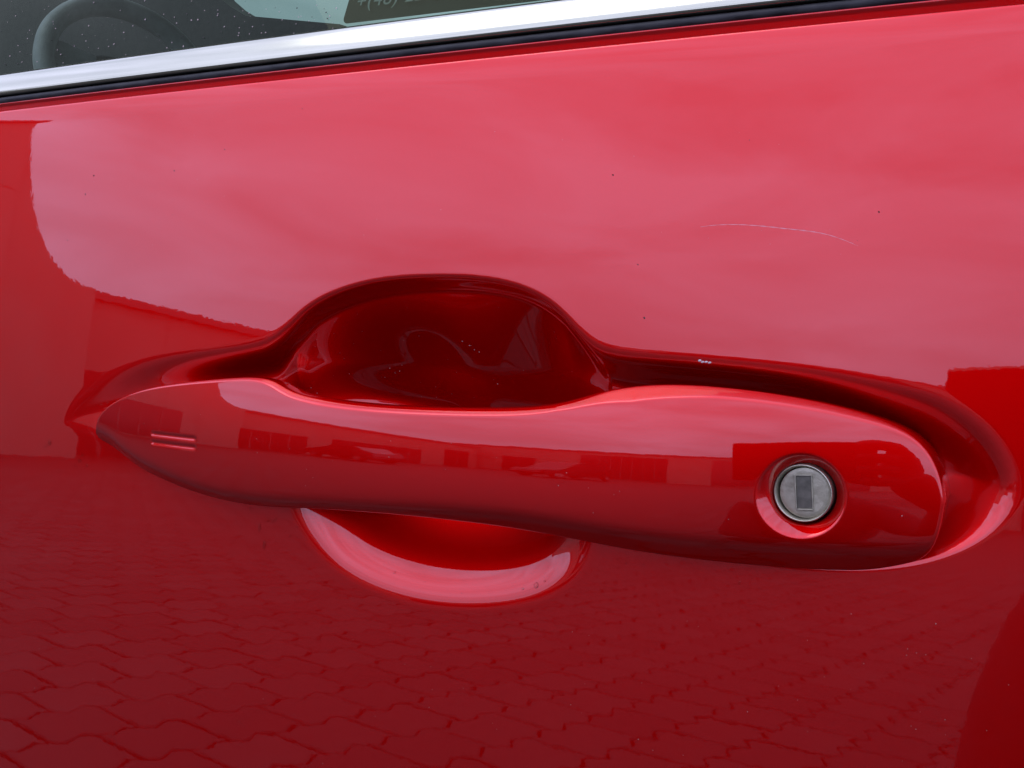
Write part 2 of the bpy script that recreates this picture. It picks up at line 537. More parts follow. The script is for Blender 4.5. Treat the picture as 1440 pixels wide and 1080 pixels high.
# denser columns round the lock and the two ends
uu = np.linspace(0, 1, 4000)
tx = spline(ht, 4000); bx = spline(hb, 4000)
dens = 1 + 4.0 * np.exp(-(((tx[:, 0] + bx[:, 0]) / 2 - LOCK[0]) / 0.011) ** 4) + 3.0 * np.exp(-uu / 0.02) + 3.0 * np.exp(-(1 - uu) / 0.02)
cd = np.cumsum(dens); cd = (cd - cd[0]) / (cd[-1] - cd[0])
us = np.interp(np.linspace(0, 1, NU), cd, uu)
T = np.stack([np.interp(us, uu, tx[:, j]) for j in (0, 1)], 1)
Bt = np.stack([np.interp(us, uu, bx[:, j]) for j in (0, 1)], 1)
vv = 0.5 - 0.5 * np.cos(np.pi * np.linspace(0, 1, NV))
vv = 0.45 * np.linspace(0, 1, NV) + 0.55 * vv
HX = Bt[:, None, 0] * (1 - vv) + T[:, None, 0] * vv
HZ = Bt[:, None, 1] * (1 - vv) + T[:, None, 1] * vv
hd = np.clip(sdf(outline, HX, HZ), 0, 1)
hd[:, 0] = 0; hd[:, -1] = 0
HY = handle_y(HX, HZ, hd)
HV = np.stack([HX, HY, HZ], -1)
# returns behind the edge: the shell turns back towards the door
cx_ = np.stack([(T[:, 0] + Bt[:, 0]) / 2, (T[:, 1] + Bt[:, 1]) / 2], 1)
def back_ring(edge, inset, yb, blend):
    o = edge.copy()
    dirv = cx_ - edge[:, [0, 2]]
    ln = np.linalg.norm(dirv, axis=1)[:, None] + 1e-9
    k = np.minimum(inset, 0.6 * ln[:, 0])[:, None]
    o[:, [0, 2]] += dirv / ln * k
    o[:, 1] = edge[:, 1] * (1 - blend) + yb * blend
    return o
yb = -crown(T[:, 0]) + 0.0125
topb = [back_ring(HV[:, -1], i, yb, b) for i, b in ((0.0000, 0.12), (0.0002, 0.5), (0.0008, 0.85), (0.0022, 1.0), (0.006, 1.0))]
botb = [back_ring(HV[:, 0], i, yb, b) for i, b in ((0.0000, 0.12), (0.0002, 0.5), (0.0008, 0.85), (0.0022, 1.0), (0.006, 1.0))]
full = np.concatenate([np.stack(botb[::-1], 1), HV, np.stack(topb, 1)], axis=1)
nvh = full.shape[1]
hf = grid_faces(NU, nvh).tolist()
handle = mesh_obj("door_handle", full.reshape(-1, 3), hf, M['paint'], car)
tag(handle, "red painted pull handle with a round key lock")
bmh = bmesh.new(); bmh.from_mesh(handle.data); bmesh.ops.remove_doubles(bmh, verts=bmh.verts, dist=1e-7)
bmh.to_mesh(handle.data); bmh.free()
handle.data.polygons.foreach_set("use_smooth", [True] * len(handle.data.polygons))

hback = mesh_obj("handle_backing", np.concatenate([full[:, 0], full[:, -1]]), [(i, i + 1, NU + i + 1, NU + i) for i in range(NU - 1)], M['black'], handle)

# lock cylinder: ring, recessed face, key shutter
def lathe(name, prof, cx, cz, m, parent, n=72, cap=True):
    vs, fs = [], []
    for i in range(n):
        a = 2 * math.pi * i / n
        for r, y in prof:
            vs.append((cx + r * math.cos(a), y, cz + r * math.sin(a)))
    k = len(prof)
    for i in range(n):
        i2 = (i + 1) % n
        for j in range(k - 1):
            fs.append((i * k + j, i * k + j + 1, i2 * k + j + 1, i2 * k + j))
    if cap:
        fs.append([i * k + k - 1 for i in range(n)])
    return mesh_obj(name, vs, fs, m, parent)

lc = px_edge([(1128, 694)], 0.0024)[0]
lx, lz, ly = lc[0], lc[1], float(handle_face(LOCK[0], LOCK[1])) + 0.0028
ring = lathe("lock_ring", [(0.0066, ly + 0.008), (0.0066, ly + 0.0004), (0.0065, ly + 0.0001), (0.0063, ly), (0.0062, ly + 0.0001), (0.0058, ly + 0.0011), (0.0058, ly + 0.0026)], lx, lz, M['lockrim'], handle, cap=False)
face = lathe("lock_face", [(0.0057, ly + 0.004), (0.0057, ly + 0.00088), (0.00562, ly + 0.0008), (0.0045, ly + 0.0008), (0.0001, ly + 0.0008)], lx + 0.0004, lz, M['lockmetal'], handle, cap=True)
bm = bmesh.new(); kr = Matrix.Rotation(R(-4), 3, 'Y')
box(bm, (lx + 0.0002, ly + 0.00146, lz + 0.0001), (0.0034, 0.0015, 0.0074), kr, 0.00012)
bm_obj("key_shutter", bm, M['lockdark'], handle)
bm = bmesh.new()
for c_, s_ in (((-0.00185, 0), (0.00026, 0.0080)), ((0.00185, 0), (0.00026, 0.0080)), ((0, 0.00388), (0.00344, 0.00026)), ((0, -0.00388), (0.00344, 0.00026))):
    v = kr @ Vector((c_[0], 0, c_[1]))
    box(bm, (lx + 0.0002 + v.x, ly + 0.0008, lz + 0.0001 + v.z), (s_[0], 0.0007, s_[1]), kr, 0.00005)
bm_obj("shutter_rim", bm, M['lockrim'], handle)

# ------------------------------------------------------------------ ground: block paving
M['joint'] = mat("dark_joint_sand", (0.035, 0.033, 0.028), 0.95)
noise_color(M['joint'], 9, (0.004, 0.004, 0.003), (0.012, 0.011, 0.008))
M['paver'] = mat("grey_concrete_paver", (0.27, 0.26, 0.245), 0.8)
noise_color(M['paver'], 3.1, (0.022, 0.019, 0.0175), (0.044, 0.038, 0.035), detail=9, rough=(0.6, 0.95), bump=0.4, bump_scale=160)
M['farground'] = mat("worn_paving", (0.24, 0.23, 0.22), 0.85)
noise_color(M['farground'], 0.7, (0.022, 0.019, 0.0175), (0.038, 0.033, 0.031), detail=10)

def plane_obj(name, x0, x1, y0, y1, z, m, parent=None):
    return mesh_obj(name, [(x0, y0, z), (x1, y0, z), (x1, y1, z), (x0, y1, z)], [(0, 1, 2, 3)], m, parent, smooth=False)
ground = tag(plane_obj("ground", -90, 90, -90, 60, 0.0, M['joint']), kind='structure')
ground.data.materials.clear(); ground.data.materials.append(M['farground'])
bed = tag(plane_obj("joint_bed", -13.5, 8, -13.5, 3, 0.004, M['joint'], ground))

PL, PW, GAP, AMP = 0.30, 0.245, 0.011, 0.044
def paver_outline():
    h = PL / 2 - GAP / 2; w = PW / 2 - GAP / 2
    zz = [(-1, 0), (-0.75, 1), (-0.25, -1), (0.25, 1), (0.75, -1), (1, 0)]
    top = [(h * a, w + AMP * 0.5 * b) for a, b in zz]
    bot = [(h * a, -w + AMP * 0.5 * b) for a, b in zz]
    return bot + top[::-1]
PO = np.array(paver_outline())
def paver_geo():
    k = len(PO)
    inner = PO * np.array([1 - 0.006 / (PL / 2), 1 - 0.006 / (PW / 2)])
    v = [(x, y, -0.03) for x, y in PO] + [(x, y, -0.004) for x, y in PO] + [(x, y, 0) for x, y in inner]
    f = []
    for r in (0, 1):
        for i in range(k):
            j = (i + 1) % k
            f.append((r * k + i, r * k + j, (r + 1) * k + j, (r + 1) * k + i))
    f.append(tuple(range(2 * k, 3 * k)))
    return v, f
_n, _l = M['paver'].node_tree.nodes, M['paver'].node_tree.links
_g = _n.new("ShaderNodeNewGeometry"); _oi = _n.new("ShaderNodeObjectInfo")
_ad = _n.new("ShaderNodeMath"); _ad.operation = 'ADD'; _fr = _n.new("ShaderNodeMath"); _fr.operation = 'FRACT'
_l.new(_g.outputs['Random Per Island'], _ad.inputs[0]); _l.new(_oi.outputs['Random'], _ad.inputs[1]); _l.new(_ad.outputs[0], _fr.inputs[0])
_mr = _n.new("ShaderNodeMapRange"); _mr.inputs['To Min'].default_value = 0.62; _mr.inputs['To Max'].default_value = 1.45; _l.new(_fr.outputs[0], _mr.inputs[0])
_vs = _n.new("ShaderNodeVectorMath"); _vs.operation = 'SCALE'
_bc = _n['Principled BSDF'].inputs['Base Color']; _src = _bc.links[0].from_socket
_l.new(_src, _vs.inputs[0]); _l.new(_mr.outputs[0], _vs.inputs['Scale']); _l.new(_vs.outputs[0], _bc)
pv, pf = paver_geo()
pme = bpy.data.meshes.new("paver"); pme.from_pydata(pv, [], pf); pme.materials.append(M['paver'])
ANG = R(98)
ca, sa = math.cos(ANG), math.sin(ANG)
cells = []
for r_ in range(-85, 85):
    for c_ in range(-65, 65):
        lx_, ly_ = (c_ + 0.5 * (r_ % 2)) * PL, r_ * PW
        wx, wy = -2.5 + lx_ * ca - ly_ * sa, -4 + lx_ * sa + ly_ * ca
        if -13.4 < wx < 7.9 and -13.4 < wy < 2.9:
            cells.append((wx, wy))
cells.sort(key=lambda p: math.hypot(p[0] + 1.5, (p[1] + 2.2) * 0.9))
vs_, fs_ = [], []
pvn = np.array(pv)
for i, (wx, wy) in enumerate(cells):
    dz = 0.035 + random.uniform(-0.0012, 0.0012)
    tx_, ty_ = random.gauss(0, 0.006), random.gauss(0, 0.006)
    dr = random.gauss(0, 0.006)
    if i < 300:
        o = bpy.data.objects.new("paver", pme)
        o.location = (wx, wy, dz); o.rotation_euler = (tx_, ty_, ANG + dr)
        link(o, ground)
    else:
        if wx > 4 or wy > 0.3:
            continue
        a = ANG + dr; c1, s1 = math.cos(a), math.sin(a)
        q = pvn.copy(); q[:, 2] += pvn[:, 0] * -ty_ + pvn[:, 1] * tx_ + dz
        q[:, 0], q[:, 1] = pvn[:, 0] * c1 - pvn[:, 1] * s1 + wx, pvn[:, 0] * s1 + pvn[:, 1] * c1 + wy
        b0 = len(vs_) * len(pv)
        vs_.append(q); fs_ += [tuple(b0 + k for k in fc) for fc in pf[len(PO):]]
rest = mesh_obj("block_paving", np.concatenate(vs_), fs_, M['paver'], ground, smooth=False)
tag(rest, kind='stuff')

# ------------------------------------------------------------------ what the paint mirrors: the yard's buildings
M['panel'] = mat("pale_grey_cladding", (0.55, 0.55, 0.53), 0.6)
noise_color(M['panel'], 0.8, (0.26, 0.24, 0.195), (0.32, 0.30, 0.245), detail=8, rough=(0.5, 0.75))
M['panel2'] = mat("off_white_cladding", (0.62, 0.61, 0.57), 0.6)
noise_color(M['panel2'], 0.7, (0.27, 0.25, 0.205), (0.33, 0.31, 0.255), detail=8, rough=(0.5, 0.75))
M['dark_opening'] = mat("dark_glazing", (0.03, 0.033, 0.036), 0.15)
M['coping'] = mat("grey_coping", (0.12, 0.115, 0.11), 0.5)

def facade(name, label, p0, p1, height, depth, m, openings, panel_w=2.4, cop=0.18):
    """a straight building front from p0 to p1 seen from its right-hand side, panels set apart by joints"""
    p0 = Vector((*p0, 0)); p1 = Vector((*p1, 0))
    L = (p1 - p0).length; d = (p1 - p0) / L
    rz = math.atan2(d.y, d.x)
    root = empty(name, p0, label, "building"); root.rotation_euler = (0, 0, rz)
    def part(nm, bm, mm, par=root):
        me = bpy.data.meshes.new(nm); bmesh.ops.recalc_face_normals(bm, faces=bm.faces); bm.to_mesh(me); bm.free()
        me.materials.append(mm); return link(bpy.data.objects.new(nm, me), par)
    bm = bmesh.new(); box(bm, (L / 2, depth / 2 + 0.06, height / 2 - 0.02), (L, depth, height - 0.04)); part("wall", bm, M['coping'])
    n = max(1, round(L / panel_w)); w = L / n
    rows = max(1, round(height / 2.1)); hh = height / rows
    for i in range(n):
        for j in range(rows):
            bm = bmesh.new(); box(bm, (w * (i + .5), 0.03, hh * (j + .5)), (w - 0.016, 0.06, hh - 0.016)); part("panel", bm, m)
    bm = bmesh.new(); box(bm, (L / 2, depth / 2 - 0.05, height + cop / 2), (L + 0.2, depth + 0.3, cop)); part("roof_edge", bm, M['coping'])
    for x0, x1, z0, z1 in openings:
        bm = bmesh.new(); box(bm, ((x0 + x1) / 2, -0.03, (z0 + z1) / 2), (x1 - x0, 0.05, z1 - z0)); o = part("window", bm, M['dark_opening'])
        nm = max(2, round((x1 - x0) / 1.2))
        for k in range(1, nm):
            bm = bmesh.new(); box(bm, (x0 + (x1 - x0) * k / nm, -0.07, (z0 + z1) / 2), (0.07, 0.04, z1 - z0)); part("mullion", bm, M['coping'], o)
    return root
facade("workshop_building", "long low pale clad workshop mirrored in the red paint", (-19.0, -34.0), (-19.0, -11.6), 3.9, 8, M['panel'],
       [(1.2, 4.0, 0.05, 2.9), (6.5, 14.0, 0.05, 2.3), (15.8, 21.6, 0.05, 2.15)])
facade("showroom_building", "tall off white block mirrored at the door's front end", (-18.0, -10.9), (-18.0, 5.1), 7.5, 9, M['panel2'],
       [(1, 6, 0.1, 2.6), (8, 15.0, 0.1, 2.2)])
facade("storage_building", "distant low grey storage building mirrored in the handle", (14, -30.0), (-24.5, -35.9), 4.5, 7, M['panel'],
       [(2, 6, 0.1, 3.9), (7.2, 14.5, 0.1, 4.1), (18.5, 26.5, 0.1, 4.0), (29.5, 32, 0.1, 2.8)])

showroom = bpy.data.objects["showroom_building"]
def prism(bm, pts, w):
    """pts in (u, z), extruded along the third axis by w, centred"""
    f0 = [bm.verts.new((u, -w / 2, z)) for u, z in pts]; f1 = [bm.verts.new((u, w / 2, z)) for u, z in pts]
    n_ = len(pts)
    bm.faces.new(f0[::-1]); bm.faces.new(f1)
    for i in range(n_):
        bm.faces.new((f0[i], f0[(i + 1) % n_], f1[(i + 1) % n_], f1[i]))
bm = bmesh.new()  # curved wall added to smooth the mirrored step between the two roofs
prism(bm, [(0.0, 0.0), (0.0, 7.4)] + [(-2.6 * (t / 10) ** 1.3, 4.0 + 3.4 * (1 - t / 10) ** 2.4) for t in range(0, 11)] + [(-2.6, 0.0)], 0.4)
me = bpy.data.meshes.new("added_wing_wall"); bmesh.ops.recalc_face_normals(bm, faces=bm.faces); bm.to_mesh(me); bm.free(); me.materials.append(M['panel2'])
o = bpy.data.objects.new("added_wing_wall", me); o.location = (0.0, 0.35, 0); link(o, showroom)

# parked cars added in front of the workshop to break up its mirrored windows
M['tyre'] = mat("tyre_rubber", (0.015, 0.015, 0.015), 0.8)
M['rim'] = mat("alloy_rim", (0.5, 0.5, 0.5), 0.3, 0.9)
def added_parked_car(loc, rz, colour, label, h=1.5):
    m = mat("car_paint", colour, 0.3, 0.3, Coat_Weight=1.0)
    root = empty("added_parked_car", loc, label, "car"); root.rotation_euler = (0, 0, rz); root['group'] = "parked cars mirrored in the handle"
    def part(nm, bm, mm, par=root):
        me = bpy.data.meshes.new(nm); bmesh.ops.recalc_face_normals(bm, faces=bm.faces); bm.to_mesh(me); bm.free()
        me.materials.append(mm); return link(bpy.data.objects.new(nm, me), par)
    k = h / 1.5
    bm = bmesh.new()
    prism(bm, [(-2.15, .3), (-2.2, .62), (-2.05, .86), (-1.1, .98), (-.45, 1.42 * k), (.2, 1.5 * k), (1.1, 1.46 * k), (1.75, 1.05 * k), (2.12, .98), (2.18, .55), (2.1, .3)], 1.75)
    bmesh.ops.bevel(bm, geom=list(bm.edges), offset=0.07, segments=2, affect='EDGES')
    part("body", bm, m)
    for sy in (-1, 1):
        bm = bmesh.new(); prism(bm, [(-.95, 1.0), (-.42, 1.36 * k), (.2, 1.42 * k), (.3, 1.42 * k), (.3, 1.0)], 0.02); bmesh.ops.translate(bm, verts=bm.verts, vec=(0, sy * .875, 0)); part("side_window", bm, M['dark_opening'])
        bm = bmesh.new(); prism(bm, [(.4, 1.0), (.4, 1.42 * k), (1.05, 1.38 * k), (1.45, 1.04)], 0.02); bmesh.ops.translate(bm, verts=bm.verts, vec=(0, sy * .875, 0)); part("side_window", bm, M['dark_opening'])
        for wx_ in (-1.38, 1.36):
            bm = bmesh.new(); bmesh.ops.create_cone(bm, cap_ends=True, segments=28, radius1=.33, radius2=.33, depth=.22, matrix=Matrix.Translation((wx_, sy * .80, .33)) @ Matrix.Rotation(R(90), 4, 'X'))
            wh = part("wheel", bm, M['tyre'])
            bm = bmesh.new(); bmesh.ops.create_cone(bm, cap_ends=True, segments=20, radius1=.21, radius2=.21, depth=.23, matrix=Matrix.Translation((wx_, sy * .805, .33)) @ Matrix.Rotation(R(90), 4, 'X')); part("rim", bm, M['rim'], wh)
    return root
added_parked_car((-15.2, -17.2, 0.03), R(8), (0.02, 0.022, 0.03), "dark blue parked car mirrored in the handle's front part")
added_parked_car((-8.2, -21.5, 0.03), R(-68), (0.012, 0.012, 0.013), "black tall parked car added to break up the reflection in the middle of the handle", 1.85)

# ------------------------------------------------------------------ the photographer and phone
M['phone'] = mat("black_phone_glass", (0.008, 0.008, 0.009), 0.08)
M['jacket'] = mat("black_jacket_cloth", (0.012, 0.012, 0.014), 0.9)
noise_color(M['jacket'], 60, (0.009, 0.009, 0.011), (0.02, 0.02, 0.023), bump=0.5, bump_scale=300)
M['skin'] = mat("skin", (0.42, 0.24, 0.17), 0.5)
M['hair'] = mat("dark_hair", (0.02, 0.014, 0.01), 0.6)
def camv(a, b, c):           # right, up, back of the lens
    return Vector(CAM + rgt * (a - 0.026) + upv * (b + 0.004) - fwd * (c + 0.055))
rotc = Matrix(np.stack([rgt, upv, -fwd], 1).tolist()).to_3x3()
phone = empty("phone", camv(0.002, -0.017, 0.008), "black phone held sideways, mirrored beside the handle", "phone")
bm = bmesh.new(); box(bm, (0, 0, 0), (0.152, 0.073, 0.008), rotc, 0.0035); 
me = bpy.data.meshes.new("phone_body"); bm.to_mesh(me); bm.free(); me.materials.append(M['phone']); link(bpy.data.objects.new("phone_body", me), phone)

# photographer: one continuous skinned figure in dark clothes, leaning in behind the phone
def skinned(name, joints, edges, m, parent, root=0, sub=2):
    me = bpy.data.meshes.new(name)
    off = Vector(parent.location)
    me.from_pydata([Vector(j[:3]) - off for j in joints], edges, [])
    o = link(bpy.data.objects.new(name, me), parent)
    me.materials.append(m)
    o.modifiers.new("skin", 'SKIN'); me_s = me.skin_vertices[0].data if me.skin_vertices else None
    if me_s is None:
        bpy.context.view_layer.objects.active = o
        bpy.ops.mesh.customdata_skin_add()
        me_s = me.skin_vertices[0].data
    for i, j in enumerate(joints):
        me_s[i].radius = (j[3], j[4] if len(j) > 4 else j[3])
        me_s[i].use_root = (i == root)
    o.modifiers['skin'].use_smooth_shade = True
    sb = o.modifiers.new("sub", 'SUBSURF'); sb.levels = sb.render_levels = sub
    return o
person = empty("person", (0.18, -0.95, 0), "person in black clothes, hands the same black, crouching behind a phone, mirrored in the handle", "person")
HP = camv(0.078, -0.020, 0.022)          # hand at the phone's right end
J = [(0.22, -1.02, 0.40, .15, .12), (0.20, -0.99, 0.58, .145, .11), (0.17, -0.92, 0.78, .15, .10), (0.155, -0.86, 0.88, .06, .06),   # pelvis spine chest neck
     (0.15, -0.83, 0.925, .05, .05),
     (0.01, -0.88, 0.82, .06), (-0.035, -0.74, 0.62, .05), (0.06, -0.64, 0.56, .036),                # left arm, resting on the knee
     (0.33, -0.88, 0.82, .06), (0.36, -0.66, 0.74, .05), (0.26, -0.45, 0.90, .038), (HP.x + 0.040, HP.y - 0.035, HP.z - 0.02, .028),   # right arm
     (0.12, -0.98, 0.40, .10), (-0.01, -0.68, 0.50, .075), (0.0, -0.86, 0.12, .05), (-0.01, -0.72, 0.045, .042),      # left leg
     (0.32, -1.0, 0.40, .10), (0.38, -0.72, 0.42, .07), (0.36, -1.02, 0.12, .05), (0.37, -0.88, 0.045, .042)]
E = [(0, 1), (1, 2), (2, 3), (3, 4), (2, 5), (5, 6), (6, 7), (2, 8), (8, 9), (9, 10), (10, 11), (0, 12), (12, 13), (13, 14), (14, 15), (0, 16), (16, 17), (17, 18), (18, 19)]
body = skinned("clothed_body", J, E, M['jacket'], person)
# head with face
bm = bmesh.new()
bmesh.ops.create_uvsphere(bm, u_segments=32, v_segments=24, radius=1)
for v in bm.verts:
    x, y, z = v.co
    w = 0.076 * (1 - 0.22 * max(0, -z) ** 1.5)
    v.co = (x * w, y * 0.095 * (1 - 0.1 * max(0, -z)), z * 0.118)
    if y > 0.55:                                   # nose, eye sockets, chin
        v.co.y += 0.020 * math.exp(-((x / 0.16) ** 2 + ((z + 0.18) / 0.22) ** 2))
        v.co.y -= 0.007 * sum(math.exp(-(((x - s_) / 0.18) ** 2 + ((z - 0.08) / 0.13) ** 2)) for s_ in (-0.42, 0.42))
        v.co.y += 0.006 * math.exp(-((x / 0.4) ** 2 + ((z + 0.78) / 0.16) ** 2)) + 0.004 * math.exp(-((x / 0.3) ** 2 + ((z + 0.5) / 0.07) ** 2))
for s_ in (-1, 1):
    vs2 = bmesh.ops.create_uvsphere(bm, u_segments=12, v_segments=8, radius=1)['verts']
    bmesh.ops.scale(bm, vec=(0.010, 0.019, 0.030), verts=vs2); bmesh.ops.translate(bm, vec=(0.075 * s_, -0.004, -0.003), verts=vs2)
bmesh.ops.rotate(bm, cent=(0, 0, 0), matrix=Matrix.Rotation(R(26), 3, 'Z') @ Matrix.Rotation(R(-4), 3, 'X'), verts=bm.verts)
bmesh.ops.translate(bm, vec=(0.145, -0.80, 1.0), verts=bm.verts)
bm_obj("head", bm, M['skin'], person, smooth=True)
bm = bmesh.new()
bmesh.ops.create_uvsphere(bm, u_segments=32, v_segments=24, radius=1)
bmesh.ops.delete(bm, geom=[v for v in bm.verts if v.co.z < -0.25 or (v.co.y > 0.45 and v.co.z < 0.55)], context='VERTS')
for v in bm.verts:
    n_ = 1 + 0.03 * math.sin(9 * v.co.x + 3) * math.cos(11 * v.co.z)
    v.co = (v.co.x * 0.083 * n_, v.co.y * 0.104 * n_ - 0.004, v.co.z * 0.126 * n_ + 0.004)
bmesh.ops.rotate(bm, cent=(0, 0, 0), matrix=Matrix.Rotation(R(26), 3, 'Z') @ Matrix.Rotation(R(-4), 3, 'X'), verts=bm.verts)
bmesh.ops.translate(bm, vec=(0.145, -0.80, 1.0), verts=bm.verts)
bm_obj("hair", bm, M['hair'], person, smooth=True)
# right hand closed on the phone's end, the other hanging
def hand(name, wrist, palm, tips, thumb, parent):
    w, p = Vector(wrist), Vector(palm)
    js = [(*w, .024, .020), (*p, .030, .015)]; es = [(0, 1)]
    for (a, b, c) in tips + [thumb]:
        i = len(js)
        js += [(*a, .0095), (*b, .0085), (*c, .0075)]
        es += [(1, i), (i, i + 1), (i + 1, i + 2)]
    return skinned(name, js, es, M['jacket'], parent, root=0, sub=1)  # hands use the jacket's black
wr = (HP.x + 0.040, HP.y - 0.035, HP.z - 0.02)
fing = []
for k, h_ in enumerate((0.030, 0.010, -0.010, -0.029)):
    fing.append((tuple(camv(0.095, h_ - 0.020, 0.018)), tuple(camv(0.085, h_ - 0.019, -0.004)), tuple(camv(0.058 + 0.003 * (k == 3), h_ - 0.018, -0.0065))))
th = (tuple(camv(0.091, 0.012, 0.030)), tuple(camv(0.072, 0.018, 0.026)), tuple(camv(0.052, 0.014, 0.0225)))
hand("hand", wr, tuple(camv(0.101, -0.020, 0.030)), fing, th, person)
lw = Vector((0.06, -0.64, 0.56))
fing = [((0.085 + 0.002 * k, -0.575 - 0.018 * k, 0.525), (0.105 + 0.002 * k, -0.555 - 0.018 * k, 0.500), (0.112, -0.55 - 0.018 * k, 0.475)) for k in range(4)]
hand("hand", lw, (0.075, -0.605, 0.54), fing, ((0.055, -0.575, 0.53), (0.06, -0.55, 0.515), (0.07, -0.535, 0.505)), person)

# ------------------------------------------------------------------ cabin behind the glass
M['cabin'] = mat("charcoal_cabin_plastic", (0.03, 0.031, 0.03), 0.7)
noise_color(M['cabin'], 90, (0.015, 0.016, 0.013), (0.026, 0.027, 0.022), bump=0.3, bump_scale=700)
M['liner'] = mat("dark_headliner", (0.045, 0.046, 0.045), 0.95)
M['wheel'] = mat("grey_leather", (0.30, 0.33, 0.31), 0.5)
noise_color(M['wheel'], 40, (0.24, 0.27, 0.255), (0.36, 0.39, 0.37), bump=0.3, bump_scale=500)
def slab(name, c, s, m, bev=0.01):
    bm = bmesh.new(); box(bm, c, s, None, bev); return bm_obj(name, bm, m, car)
slab("headliner", (-0.25, 0.86, 1.58), (1.9, 1.34, 0.04), M['liner'])
slab("cabin_floor", (-0.3, 0.85, 0.36), (2.2, 1.5, 0.04), M['cabin'])
slab("cabin_rear", (0.72, 0.86, 0.95), (0.06, 1.4, 1.2), M['cabin'])
slab("dashboard", (-1.35, 0.85, 0.80), (0.45, 1.4, 0.50), M['cabin'], 0.06)
slab("inner_door_top", (-0.25, 0.075, 0.72), (1.7, 0.05, 0.55), M['cabin'])
# far side of the cabin, with the window opening above its sill
YF = 1.52
px_far = [(-900, 700), (-900, -700), (150, -700), (250, -120), (306, -6), (322, 8), (345, 22), (400, 27), (478, 34), (484, 44), (500, 62), (620, 50), (760, 26), (1100, -16), (1700, -80), (1700, 700)]
fv = [at(px, py, YF) for px, py in px_far]; k = len(fv)
fv2 = [p + np.array([0, 0.05, 0]) for p in fv]
mesh_obj("far_door", fv + fv2, [tuple(range(k))] + [(i, (i + 1) % k, k + (i + 1) % k, k + i) for i in range(k)], M['cabin'], car, smooth=False)
fg = [at(px, py, YF + 0.07) for px, py in ((-900, 700), (-900, -700), (1700, -700), (1700, 700))]
mesh_obj("far_window", fg, [(0, 1, 2, 3)], M['glass'], car, smooth=False)
# steering wheel
sw = empty("steering_wheel", (0, 0, 0), parent=car)
wc = CAM + ray(182, 112) * 1.42
sw.location = Vector(wc) - car.location
nrm = Vector((0.86, -0.30, 0.40)).normalized()
wrot = nrm.to_track_quat('Z', 'Y').to_matrix()
def wpart(name, vs, fs, m):
    me = bpy.data.meshes.new(name); me.from_pydata([wrot @ Vector(v) for v in vs], [], fs)
    me.polygons.foreach_set("use_smooth", [True] * len(fs)); me.materials.append(m)
    return link(bpy.data.objects.new(name, me), sw)
nR, nr = 80, 14
vs3, fs3 = [], []
for i in range(nR):
    a = 2 * math.pi * i / nR
    for j in range(nr):
        b = 2 * math.pi * j / nr
        rr = 0.104 + 0.0125 * math.cos(b)
        vs3.append((rr * math.cos(a), rr * math.sin(a), 0.014 * math.sin(b)))
        fs3.append((i * nr + j, ((i + 1) % nR) * nr + j, ((i + 1) % nR) * nr + (j + 1) % nr, i * nr + (j + 1) % nr))
wpart("rim", vs3, fs3, M['wheel'])
for a0 in (R(20), R(160), R(270)):
    bm = bmesh.new(); box(bm, (0.064, 0, -0.010), (0.082, 0.040, 0.014), None, 0.006)
    bmesh.ops.rotate(bm, cent=(0, 0, 0), matrix=wrot @ Matrix.Rotation(a0, 3, 'Z'), verts=bm.verts)
    me = bpy.data.meshes.new("spoke"); bm.to_mesh(me); bm.free(); me.materials.append(M['wheel']); link(bpy.data.objects.new("spoke", me), sw)
bm = bmesh.new(); box(bm, (0, 0, -0.015), (0.085, 0.075, 0.03), None, 0.014)
bmesh.ops.rotate(bm, cent=(0, 0, 0), matrix=wrot, verts=bm.verts)
me = bpy.data.meshes.new("hub"); bm.to_mesh(me); bm.free(); me.materials.append(M['cabin']); link(bpy.data.objects.new("hub", me), sw)

# sticker inside the glass, with the end of a phone number
M['sticker'] = mat("dark_sticker_film", (0.014, 0.018, 0.02), 0.4)
M['print'] = mat("pale_sticker_print", (0.55, 0.60, 0.60), 0.6)
def on_glass(px, py, dy=0.0):
    d = ray(px, py); lo, hi = 0.2, 1.2
    for _ in range(60):
        md = (lo + hi) / 2; p = CAM + d * md
        s_ = (p[2] - belt_z(p[0]) - 0.0105) / math.cos(GT)
        g = glass_pt(p[0], s_, 0.06 * (max(s_, 0) / 0.42) ** 2 + dy)
        if p[1] < g[1]: lo = md
        else: hi = md
    return Vector(p)
sa_, sb_ = on_glass(481, 34, 0.003), on_glass(700, 8, 0.003)
ex = (sb_ - sa_).normalized(); ez = Vector((0, math.sin(GT), math.cos(GT))); ez = (ez - ez.dot(ex) * ex).normalized()
ey = ex.cross(ez)
def rrect(w, h, r, n=8):
    out = []
    for cx, cy, a in ((w - r, r, -90), (w - r, h - r, 0), (r, h - r, 90), (r, r, 180)):
        out += [(cx + r * math.cos(R(a + 90 * i / n)), cy + r * math.sin(R(a + 90 * i / n))) for i in range(n + 1)]
    return out
st = [sa_ + ex * x + ez * z for x, z in rrect(0.085, 0.05, 0.0022)]
sticker = mesh_obj("sticker", [tuple(p) for p in st], [tuple(range(len(st)))], M['sticker'], glass, smooth=False)
cu = bpy.data.curves.new("phone_number", 'FONT'); cu.body = "+(48) 22 6"; cu.size = 0.0066; cu.space_character = 1.06
tmp = bpy.data.objects.new("phone_number_tmp", cu); C.objects.link(tmp)
dg = bpy.context.evaluated_depsgraph_get()
tme = bpy.data.meshes.new_from_object(tmp.evaluated_get(dg)); bpy.data.objects.remove(tmp)
tp = on_glass(500, 12, 0.0025)
for v in tme.vertices:
    v.co = tp + ex * v.co.x + ez * v.co.y - Vector((0, 0.0004, 0)) - Vector((0, 0.9, 0))
tme.materials.clear(); tme.materials.append(M['print'])
o = bpy.data.objects.new("phone_number", tme); link(o, glass)

